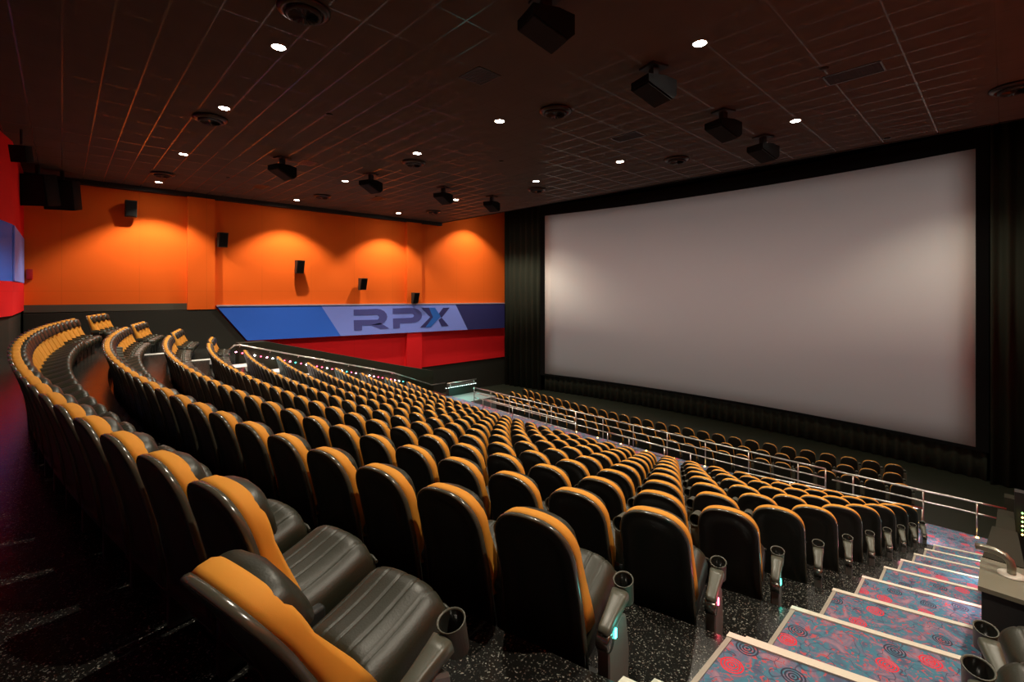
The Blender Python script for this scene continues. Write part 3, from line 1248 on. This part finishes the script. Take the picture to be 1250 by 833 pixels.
XPL = -22.05
a0, a1 = on_x(292, 421, XPL), on_x(478, 454.5, XPL)
a2 = on_x(526, 470, XPL)
prof = [(a0.y, -5.2), (a0.y, a0.z + .05), (6.4, a0.z + .05), (12.9, -3.92), (15.0, -4.45), (15.0, -6.6)]
t = parapet('wall_parapet_left', '', XPL - .6, XPL, prof, 'parapet')
rail = thing('handrail', 'long slim handrail on the dark parapet under the red wall panels', 'handrail', (XPL + .08, a0.y, a0.z))
pts = [Vector((0.02, a0.y - 0.35, a0.z - .22)), a0 + Vector((.08, 0, 0)), a1 + Vector((.08, 0, 0)), a2 + Vector((.08, 0, 0))]
off = Vector((XPL + .08, a0.y, a0.z))
pts = [Vector((0, -0.38, -0.16)), Vector((0, -0.2, 0)), Vector((0, 0, 0)), a1 - a0, a2 - a0, a2 - a0 + Vector((0, .9, 0))]
MB().tube(pts, 0.03, 8).build('rail', 'steel', rail)
for i in range(7):
    p = (a1 - a0) * (i / 6.0)
    MB().tube([p + Vector((-0.08, 0, -0.10)), p + Vector((0, 0, -0.09)), p], 0.012, 6).build('bracket', 'steel', rail)

strip = thing('light_strip', 'string of small pink, white and teal lights along the dark parapet', 'light strip', (XPL + .03, a0.y, a0.z - .35))
b0, b1 = on_x(288, 430, XPL + .03), on_x(492, 466, XPL + .03)
o_ = Vector(strip.location)
MB().tube([b0 - o_ + Vector((-.015, 0, 0)), b1 - o_ + Vector((-.015, 0, 0))], 0.012, 6).build('cable', 'black', strip)
NB = 34
bl = {c: MB().lathe([(0, -0.024), (0.022, -0.016), (0.03, 0), (0.022, 0.016), (0, 0.024)], 8).mesh('bulb', [M[c]]) for c in ('led_pink', 'led_white', 'led_cyan', 'led_red')}
seq = ['led_pink', 'led_red', 'led_red', 'led_white', 'led_red', 'led_pink', 'led_white', 'led_cyan', 'led_red', 'led_pink', 'led_cyan', 'led_red', 'led_white']
for i in range(NB):
    p = b0.lerp(b1, i / (NB - 1.0)) - o_
    inst('bulb', bl[seq[i % len(seq)]], strip, tuple(p))

# right parapet: flat counter with a hooked handrail, then sloping down
XQ0, XQ1 = -0.135, 0.62
XQ2 = 0.10
parapet('wall_parapet_right', '', XQ0, XQ1, [(5.25, -5.2), (5.25, -2.36), (5.82, -2.36), (5.82, -5.4)], 'black')
parapet('wall_parapet_right_slope', '', XQ0, XQ2, [(5.82, -5.6), (5.82, -2.37), (9.9, -3.50), (9.9, -7.0)], 'black')
struct(MB().box(XQ2, XR, 12.2, 12.4, -6.9, -3.55).build('wall_vomitory', 'black'))
struct(MB().box(XQ0 - .02, XQ1 + .02, 5.23, 5.82, -2.36, -2.325).build('trim_3', 'counter'))
struct(MB().prism([(XQ0 - .01, 5.84, -2.355), (XQ0 - .01, 9.92, -3.49), (XQ0 - .01, 9.92, -3.46), (XQ0 - .01, 5.84, -2.325)], (XQ2 - XQ0 + .02, 0, 0)).build('trim_4', 'parapet'))
prof2 = [(9.95, -6.9), (9.95, -3.56), (12.2, -4.02), (13.4, -4.3), (13.4, -6.9)]
parapet('wall_parapet_right_lower', '', XQ0 + .02, XQ2, prof2, 'parapet')
struct(MB().box(-0.03, 0.19, 15.05, 15.35, -6.9, -4.55).build('wall_post_right', 'parapet'))
hr = thing('handrail', 'thick bent steel handrail end mounted on the grey counter', 'handrail', (0.03, 5.62, -2.325))
MB().lathe([(0.0, 0.0), (0.085, 0.0), (0.085, 0.008), (0.05, 0.014), (0.0, 0.014)], 18).build('flange', mat('flange_white', (0.5, 0.47, 0.40), 0.4), hr)
c_ = [(0, 0, 0.0), (0, 0, 0.07), (-0.01, 0.005, 0.11), (-0.04, 0.015, 0.14), (-0.10, 0.03, 0.152), (-0.17, 0.04, 0.150), (-0.21, 0.045, 0.142)]
MB().tube(c_, 0.028, 12).build('pipe', mat('pipe_steel', (0.30, 0.28, 0.22), 0.3, 0.8), hr)
# string of lights on the right lower parapet
st2 = thing('light_strip', 'short string of amber and green lights beyond right edge of the sloping parapet', 'light strip', (0.195, 12.17, -3.82))
MB().tube([(0, 0, -0.03), (0, 0, -0.46)], 0.012, 6).build('cable', 'black', st2)
for i in range(6):
    inst('bulb', MB().lathe([(0, -0.018), (0.016, 0), (0, 0.018)], 8).mesh('bulb', [M['led_amber' if i % 2 else 'led_green']]), st2, (0, -0.03, -0.06 - 0.075 * i))


# ------------------------------------------------------------------ rails of the cross aisle
def guard(name, label, xsv, yfun, ztop_, hts, posts, group=None, zbase=None, r=0.024):
    x0 = xsv[0]
    t = thing(name, label, 'railing', (x0, yfun(x0), zbase), 0, group)
    o_ = Vector(t.location)
    for j, h in enumerate(hts):
        MB().tube([Vector((x, yfun(x), zbase + h)) - o_ for x in xsv], r if j == 0 else r * .8, 8).build('rail', 'steel', t)
    for x in posts:
        MB().tube([Vector((x, yfun(x), zbase)) - o_, Vector((x, yfun(x), zbase + hts[0])) - o_], r * .8, 8).build('post', 'steel', t)
    return t


H = 0.78
gx = xs_range(-18.2, -3.35, 24)
guard('guard_rail', 'long curved steel guard rail along the far edge of the cross aisle', gx, lambda x: yguard(x) - .05, ZX + H, (H, 0.53, 0.28), [x for i, x in enumerate(gx) if i % 2 == 0] + [gx[-1]], None, ZX)
gx = xs_range(-3.2, 0.0, 8)
guard('guard_rail', 'short steel guard rail at the foot of the carpeted stairs', gx, lambda x: yguard(x) - .05, ZX + H, (H, 0.53), [gx[1], gx[4], gx[6]], None, ZX)
gx = xs_range(-4.95, -1.27, 10)
guard('guard_rail', 'near steel rail in front of the last upper row, beside the stair foot', gx, lambda x: arc_y(11, x, 0.98), ZX + H, (H, 0.36), [gx[0], gx[3], gx[6], gx[9]], None, ZX)
gx = xs_range(-9.3, -6.4, 8)
guard('guard_rail', 'near steel rail segment midway along the cross aisle', gx, lambda x: 13.35, ZX + H, (H, 0.45, 0.2), [gx[0], gx[2], gx[5], gx[7]], None, ZX)
gx = xs_range(-16.0, -10.8, 12)
guard('guard_rail', 'near steel rail segment toward the far end of the cross aisle', gx, lambda x: 13.5, ZX + H, (H, 0.45), [gx[0], gx[4], gx[8], gx[11]], None, ZX)
# little floor lights along the cross aisle edge
fl_me = MB().lathe([(0.0, 0.012), (0.028, 0.012), (0.024, 0.032), (0.0, 0.036)], 10).mesh('floor_light', [M['led_amber']])
for i in range(14):
    x = -0.45 - i * 1.02
    o = inst('floor_light', fl_me, None, (x, yguard(x) - 0.12, ZX))
    tag(o, 'tiny amber floor light at the cross aisle edge, %s from the stair foot' % ORD[i + 1], 'floor light', 'amber floor lights of the cross aisle')
wl = inst('marker_light', MB().rbox(-.025, .025, -.025, .025, 0.30, 0.40, .01).mesh('marker_light', [M['led_white']]), None, (-1.27, arc_y(11, -1.27, 1.06), ZX))
MBp = MB().box(-.012, .012, -.012, .012, 0.0, 0.32).build('stem', 'steel', wl)
tag(wl, 'small bright white marker light at the rail end by the stair foot', 'light')

# far landing with a low lit wall
struct(MB().box(-20.5, -20.25, 14.75, 16.6, -7.0, -5.0).build('wall_landing', 'dark_wall'))
lr = thing('landing_rail', 'short horizontal rail over a dotted light strip on the far landing', 'railing', (-20.2, 14.8, -5.0))
MB().tube([(0, -.2, 0.16), (0, 1.75, 0.16)], 0.03, 8).build('rail', 'steel', lr)
for y in (0.0, 1.6):
    MB().tube([(0, y, -.05), (0, y, 0.16)], 0.016, 6).build('post', 'steel', lr)
MB().tube([(0.03, -.35, -.07), (0.03, 1.75, -.07)], 0.018, 6).build('strip', mat('strip_metal', (0.12, 0.12, 0.11), 0.4), lr)
tiny = MB().lathe([(0, -0.02), (0.018, 0), (0, 0.02)], 8).mesh('bulb', [mat('led_dim', (0.8, 0.8, 0.8), 0.3, emit=(0.8, 1.0, 0.95), estr=5)])
for i in range(14):
    inst('bulb', tiny, lr, (0.05, -.3 + .15 * i, -.06))
struct(MB().box(-20.25, -18.6, 14.65, 16.6, -7.0, ZX).build('floor_landing', mat('landing_pale', (0.16, 0.18, 0.18), 0.5)))

# ------------------------------------------------------------------ ceiling fittings
lx = [-3.85, -9.28, -13.3, -18.7, -24.2]
ly = [2.9, 8.4, 14.05]
lens = MB().lathe([(0.0, -0.012), (0.115, -0.012), (0.115, -0.004), (0.0, -0.004)], 20).mesh('lens', [M['lamp']])
trim = MB().lathe([(0.118, 0.0), (0.118, -0.016), (0.142, -0.010), (0.148, 0.0)], 24).mesh('trim_ring', [M['lamp_trim']])
GRP = 'round downlights in the tiled ceiling'
WARM = (1.0, 0.89, 0.71)
P_DOWN = 380.0
P_WASH = 640.0
pn = ['row over the back seats', 'middle row', 'row nearest the screen']
cn = ['nearest the stairs', 'second from the stairs', 'middle of its row', 'second from the side wall', 'close to the side wall']


def downlight(x, y, z, power, label, cone=111, blend=0.42):
    t = thing('downlight', label, 'ceiling light', (x, y, z), 0, GRP)
    inst('lens', lens, t)
    inst('trim_ring', trim, t)
    light('downlight_lamp', 'SPOT', (x, y, z - 0.03), power, WARM, None, spot_size=R(cone), spot_blend=blend, shadow_soft_size=0.06)
    return t


for j, y in enumerate(ly):
    for i, x in enumerate(lx):
        downlight(x, y, ZC, P_WASH if i == 4 else P_DOWN * (1.7 if i == 3 else 1), 'bright round downlight in the ceiling, %s, %s' % (pn[j], cn[i]))
downlight(-24.2, 20.3, 5.6, P_WASH, 'round downlight above the side wall end, hidden beyond the ceiling edge')
downlight(-21.4, 20.7, 5.6, P_DOWN * 1.5, 'round downlight before the left screen edge, hidden beyond the ceiling edge', 118, 0.8)
downlight(-1.7, 20.7, 5.6, P_DOWN * 1.2, 'round downlight before the right screen edge, hidden beyond the ceiling edge', 118, 0.8)
struct(MB().box(-25.2, -20.6, 19.4, 21.5, 5.6, 6.2).build('ceiling_soffit', 'black'))
struct(MB().box(-2.6, -0.8, 19.8, 21.5, 5.6, 6.2).build('ceiling_soffit_right', 'black'))
# lamps of the same grid that lie behind / right of the camera
for (x, y) in ((0.9, 2.9), (0.9, 8.4), (0.9, 14.05)):
    downlight(x, y, ZC, P_DOWN * 1.2, 'round downlight over the near side wall, %s' % ('back' if y < 5 else 'middle' if y < 10 else 'front'))

# round air diffusers
df = MB()
df.lathe([(0.36, 0.0), (0.40, -0.02), (0.40, -0.05), (0.33, -0.09), (0.30, -0.09), (0.30, -0.03), (0.26, -0.03)], 30)
dfm = df.mesh('collar', [M['duct']])
dcone = MB().lathe([(0.26, -0.03), (0.27, -0.12), (0.24, -0.14), (0.20, -0.12), (0.0, -0.10)], 30).mesh('cone', [M['black']])
blade = MB()
for i in range(16):
    a_ = 2 * PI * i / 16
    blade.prism([(0.05 * math.cos(a_), 0.05 * math.sin(a_), -.145), (0.23 * math.cos(a_), 0.23 * math.sin(a_), -.145), (0.23 * math.cos(a_ + .12), 0.23 * math.sin(a_ + .12), -.125), (0.05 * math.cos(a_ + .3), 0.05 * math.sin(a_ + .3), -.125)], (0, 0, .006))
blade_me = blade.mesh('vane', [M['duct']])
for j, y in enumerate((2.8, 8.9, 15.15)):
    for i, x in enumerate((-7.75, -14.3, -22.3)):
        t = thing('air_vent', 'round dark air diffuser in the ceiling, %s, %s' % (['rear line', 'middle line', 'front line near screen'][j], ['nearest the stairs', 'middle of three', 'close to the side wall'][i]), 'air vent', (x, y, ZC), 0, 'round air diffusers in the ceiling')
        inst('collar', dfm, t)
        inst('cone', dcone, t)
        inst('vane', blade_me, t)
t = thing('air_vent', 'round dark air diffuser at the ceiling edge beyond the right screen corner', 'air vent', (0.12, 15.2, ZC))
inst('collar', dfm, t)
inst('cone', dcone, t)
inst('vane', blade_me, t)


# flat vents
def flat_vent(x, y, w, h, label, m='duct'):
    t = thing('ceiling_vent', label, 'air vent', (x, y, ZC), 0, 'flat square vents in the ceiling')
    mb = MB().box(-w, w, -h, -h + .03, -0.012, 0).box(-w, w, h - .03, h, -0.012, 0).box(-w, -w + .03, -h, h, -0.012, 0).box(w - .03, w, -h, h, -0.012, 0)
    mb.build('frame', m, t)
    sl = MB().box(-w + .03, w - .03, -h + .03, h - .03, -0.004, 0.0)
    n = int(2 * h / 0.06)
    for i in range(n):
        yy = -h + .03 + (i + .5) * (2 * h - .06) / n
        sl.box(-w + .03, w - .03, yy - .012, yy + .004, -0.012, -0.004)
    sl.build('slats', mat('vent_slats', (0.03, 0.012, 0.010), 0.5), t)


for (u, v, w, h, lb) in ((586, 93, .33, .30, 'dark square ceiling vent in the middle of the tiled ceiling'),
                         (1042, 90, .5, .30, 'faint reddish ceiling vent above the right half of the screen'),
                         (375, 199, .33, .24, 'dark ceiling vent beside the hanging speaker nearest the side wall'),
                         (318, 228, .45, .24, 'faint flat ceiling vent just above the orange side wall'),
                         (766, 167, .45, .28, 'faint orange-brown ceiling vent before the top middle of screen'),
                         (461, 243, .5, .24, 'faint flat ceiling vent between the last wall washers')):
    p = on_z(u, v, ZC)
    flat_vent(p.x, p.y, w, h, lb)
dm = MB().lathe([(0.0, -0.03), (0.07, -0.028), (0.085, 0.0), (0.0, 0.0)], 18).mesh('smoke_detector', [M['black']])
for (u, v, lb) in ((402, 140, 'small dark ceiling disc near the purple-lit tiles'), (1006, 84, 'small dark ceiling disc beside the reddish vent'),
                   (612, 197, 'small dark ceiling disc above the screen corner'), (279, 217, 'small dark ceiling disc above the side wall pilaster'),
                   (460, 240, 'small dark ceiling disc beside the faint flat vent'), (1083, 169, 'small dark ceiling disc just before the black screen border')):
    p = on_z(u, v, ZC - .01)
    tag(inst('ceiling_disc', dm, None, (p.x, p.y, ZC)), lb, 'detector')


# ------------------------------------------------------------------ speakers
def speaker_box(w, d, h, taper=0.6):
    mb = MB()
    f_ = [(-w, 0, -h), (w, 0, -h), (w, 0, h), (-w, 0, h)]
    k_ = [(-w * taper, d, -h * .55), (w * taper, d, -h * .55), (w * taper, d, h), (-w * taper, d, h)]
    mb.rings([f_, k_], smooth=False)
    return mb


cab = MB()
# hanging surround: wedge cabinet with a slanted face, long axis toward the seats
pts = [(-0.36, 0.12), (0.08, 0.16), (0.36, 0.12), (0.36, -0.18), (0.26, -0.27), (-0.36, -0.03)]
cab.rings([[(s_ * 0.26, x, z) for x, z in pts] for s_ in (-1, -0.92, 0.92, 1)], smooth=False)
cab_me = cab.mesh('cabinet', [M['speaker']])
gr_me = MB().prism([(-0.23, 0.24, -0.272), (0.23, 0.24, -0.272), (0.23, -0.34, -0.045), (-0.23, -0.34, -0.045)], (0, -0.008, -0.02)).mesh('grille', [M['grille']])
br_me = MB().box(-0.07, 0.07, -0.07, 0.07, 0.10, 0.42).box(-0.2, 0.2, -0.2, 0.2, 0.38, 0.42).mesh('bracket', [M['black']])
sp_pos = [5.4, 8.62, 12.0, 14.8]
for side, X in (('stair side', -4.9), ('side wall side', -16.9)):
    for j, y in enumerate(sp_pos):
        t = thing('hanging_speaker', 'black speaker hung from the ceiling on the %s, %s from the back' % (side, ORD[j + 1]), 'speaker', (X, y, ZC - 0.42), R(-18 if X > -10 else 18), 'black speakers hanging from the ceiling')
        inst('cabinet', cab_me, t)
        inst('grille', gr_me, t)
        inst('bracket', br_me, t)

wcab = MB()
wcab.rings([[(0.0, -.20, .34), (0.0, .20, .34), (0.0, .20, -.34), (0.0, -.20, -.34)], [(0.16, -.20, .34), (0.16, .20, .34), (0.10, .20, -.34), (0.10, -.20, -.34)],
            [(0.40, -.19, .33), (0.40, .19, .33), (0.20, .19, -.33), (0.20, -.19, -.33)]], smooth=False)
wcab_me = wcab.mesh('cabinet', [M['speaker_wall']])
wgr_me = MB().prism([(0.395, -.17, .30), (0.395, .17, .30), (0.215, .17, -.30), (0.215, -.17, -.30)], (.02, 0, -.006)).mesh('grille', [M['grille']])
wb_me = MB().box(-0.22, 0.02, -.05, .05, -.10, .10).mesh('bracket', [M['black']])
for j, (u, v) in enumerate(((160, 255), (272, 293), (366, 326), (443, 347), (507, 364))):
    p = on_x(u, v, XL + .45)
    t = thing('wall_speaker', 'grey box speaker on the orange side wall, %s from the back' % ORD[j + 1] if j else 'grey box speaker on the darker upper orange wall, nearest the back corner', 'speaker', (XL + .28, p.y, p.z), 0, 'box speakers on the orange wall')
    inst('cabinet', wcab_me, t)
    inst('grille', wgr_me, t)
    inst('bracket', wb_me, t)
big = MB().rbox(-.45, .45, -.35, .35, -.55, .55, .03).mesh('cabinet', [M['speaker']])
bigg = MB().box(-.40, .40, -.37, -.345, -.50, .50).mesh('grille', [M['grille']])
bigb = MB().box(-.05, .05, -.05, .05, .5, 1.3).mesh('bracket', [M['black']])
for (u, v, X, rz, lb) in ((46, 232, -23.9, 60, 'large black speaker hung in the back corner, the inner one'), (76, 238, -24.6, 70, 'large black speaker hung in the back corner, the outer one'),
                          (26, 188, -19.0, 60, 'small black speaker hung high by the red back wall')):
    p = on_x(u, v, X)
    t = thing('hanging_speaker', lb, 'speaker', (p.x, p.y, p.z), R(rz), 'black speakers hung in the back corner')
    k_ = 1.0 if u != 26 else 0.42
    c1 = inst('cabinet', big, t)
    c2 = inst('grille', bigg, t)
    c3 = inst('bracket', bigb, t)
    for c in (c1, c2, c3):
        c.rotation_euler = (R(12), 0, 0) if c is not c3 else (0, 0, 0)
        c.scale = (k_, k_, k_)
    c3.scale = (k_, k_, (ZC - p.z) / 1.3)
# fire alarm pull on the corner
tag(MB().rbox(XL + .06, XL + .16, -0.98, -0.80, 0.45, 0.85, .02).build('alarm_switch', mat('alarm_red', (0.5, 0.01, 0.01), 0.4)), 'small red alarm box in the back corner of the orange wall', 'alarm')

# ------------------------------------------------------------------ lights of the place and an added screen lamp
# added spot, unseen behind the camera, to brighten the screen evenly
src = Vector((-11.51, -2.90, 0.90))
pj = light('screen_fill_lamp', 'SPOT', src, 3300.0, (0.96, 0.92, 0.91), None, spot_size=R(60), spot_blend=0.1, shadow_soft_size=0.012)
pj.rotation_euler = (Vector((-11.51, 24.6, -0.25)) - src).to_track_quat('-Z', 'Y').to_euler()
# added unseen black hood; its rectangular opening trims that beam to the screen
hood = MB()
hy = -2.40
k_ = (hy - src.y) / (24.4 - src.y)
hx = 10.95 * k_
hz0, hz1 = src.z + (ZS0 - .12 - src.z) * k_, src.z + (ZS1 + .10 - src.z) * k_
cx_ = src.x
hood.box(cx_ - .6, cx_ - hx, hy, hy + .03, src.z - .5, src.z + .5).box(cx_ + hx, cx_ + .6, hy, hy + .03, src.z - .5, src.z + .5)
hood.box(cx_ - hx, cx_ + hx, hy, hy + .03, hz1, src.z + .5).box(cx_ - hx, cx_ + hx, hy, hy + .03, src.z - .5, hz0)
hood.box(cx_ - .62, cx_ - .6, -2.96, hy + .03, src.z - .52, src.z + .52).box(cx_ + .6, cx_ + .62, -2.96, hy + .03, src.z - .52, src.z + .52)
hood.box(cx_ - .6, cx_ + .6, -2.96, hy + .03, src.z + .5, src.z + .52).box(cx_ - .6, cx_ + .6, -2.96, hy + .03, src.z - .52, src.z - .5)
struct(hood.build('fill_beam_hood', 'masking'))
# aisle lights of the near stairs
for k, col in ((2, (0.1, 1.0, 0.8)), (3, (1.0, 0.08, 0.15)), (4, (0.1, 1.0, 0.8)), (6, (1.0, 0.2, 0.3)), (8, (1.0, 0.25, 0.35))):
    x = xend(k) + 0.305 + 0.12
    light('aisle_lamp', 'POINT', (x, arc_y(k, x, .36), zfloor(k) + .50), 0.25, col, shadow_soft_size=0.03)
# coloured point lights along the parapet face, no fixture modelled
for (y, z, col) in ((7.0, -3.15, (1.0, 0.55, 0.6)), (9.4, -3.85, (0.75, 0.95, 1.0)), (12.0, -4.6, (0.5, 1.0, 0.85))):
    light('stair_lamp', 'POINT', (-0.30, y, z), 2.2, col, shadow_soft_size=0.05)
light('marker_lamp', 'POINT', (-1.18, arc_y(11, -1.2, 1.1), ZX + .38), 4.0, (1.0, 0.8, 0.8), shadow_soft_size=.03)
# far aisle lights
for k in range(4, 11):
    x = -20.95
    light('far_aisle_lamp', 'POINT', (x - .25, arc_y(k, x, .75), zfloor(k) + .35), 1.6, (0.55, 1.0, 0.9) if k % 2 else (1.0, 0.8, 0.85), shadow_soft_size=.15)
light('far_landing_lamp', 'POINT', (-19.4, 15.2, ZX + .7), 16.0, (0.15, 1.0, 0.85), shadow_soft_size=.05)
for i in range(6):
    p = b0.lerp(b1, (i + .5) / 6)
    light('strip_lamp', 'POINT', (p.x + .12, p.y, p.z - .05), 0.8, (1.0, 0.35, 0.45), shadow_soft_size=.05)

w = bpy.data.worlds.new('world')
S.world = w
w.use_nodes = True
w.node_tree.nodes['Background'].inputs[0].default_value = (0.02, 0.02, 0.02, 1)
w.node_tree.nodes['Background'].inputs[1].default_value = 0.0

S.view_settings.view_transform = 'Standard'
S.view_settings.look = 'None'
S.view_settings.gamma = 1
S.view_settings.use_curve_mapping = False
S.view_settings.exposure = 1.2
S.cycles.max_bounces = 8
S.cycles.diffuse_bounces = 4
S.cycles.glossy_bounces = 3
S.cycles.sample_clamp_indirect = 4.0
print('seats', len(seats), 'far', len(far), 'max near depth', seats[NEAR]['d'], seats[min(INDIV, len(seats) - 1)]['d'])
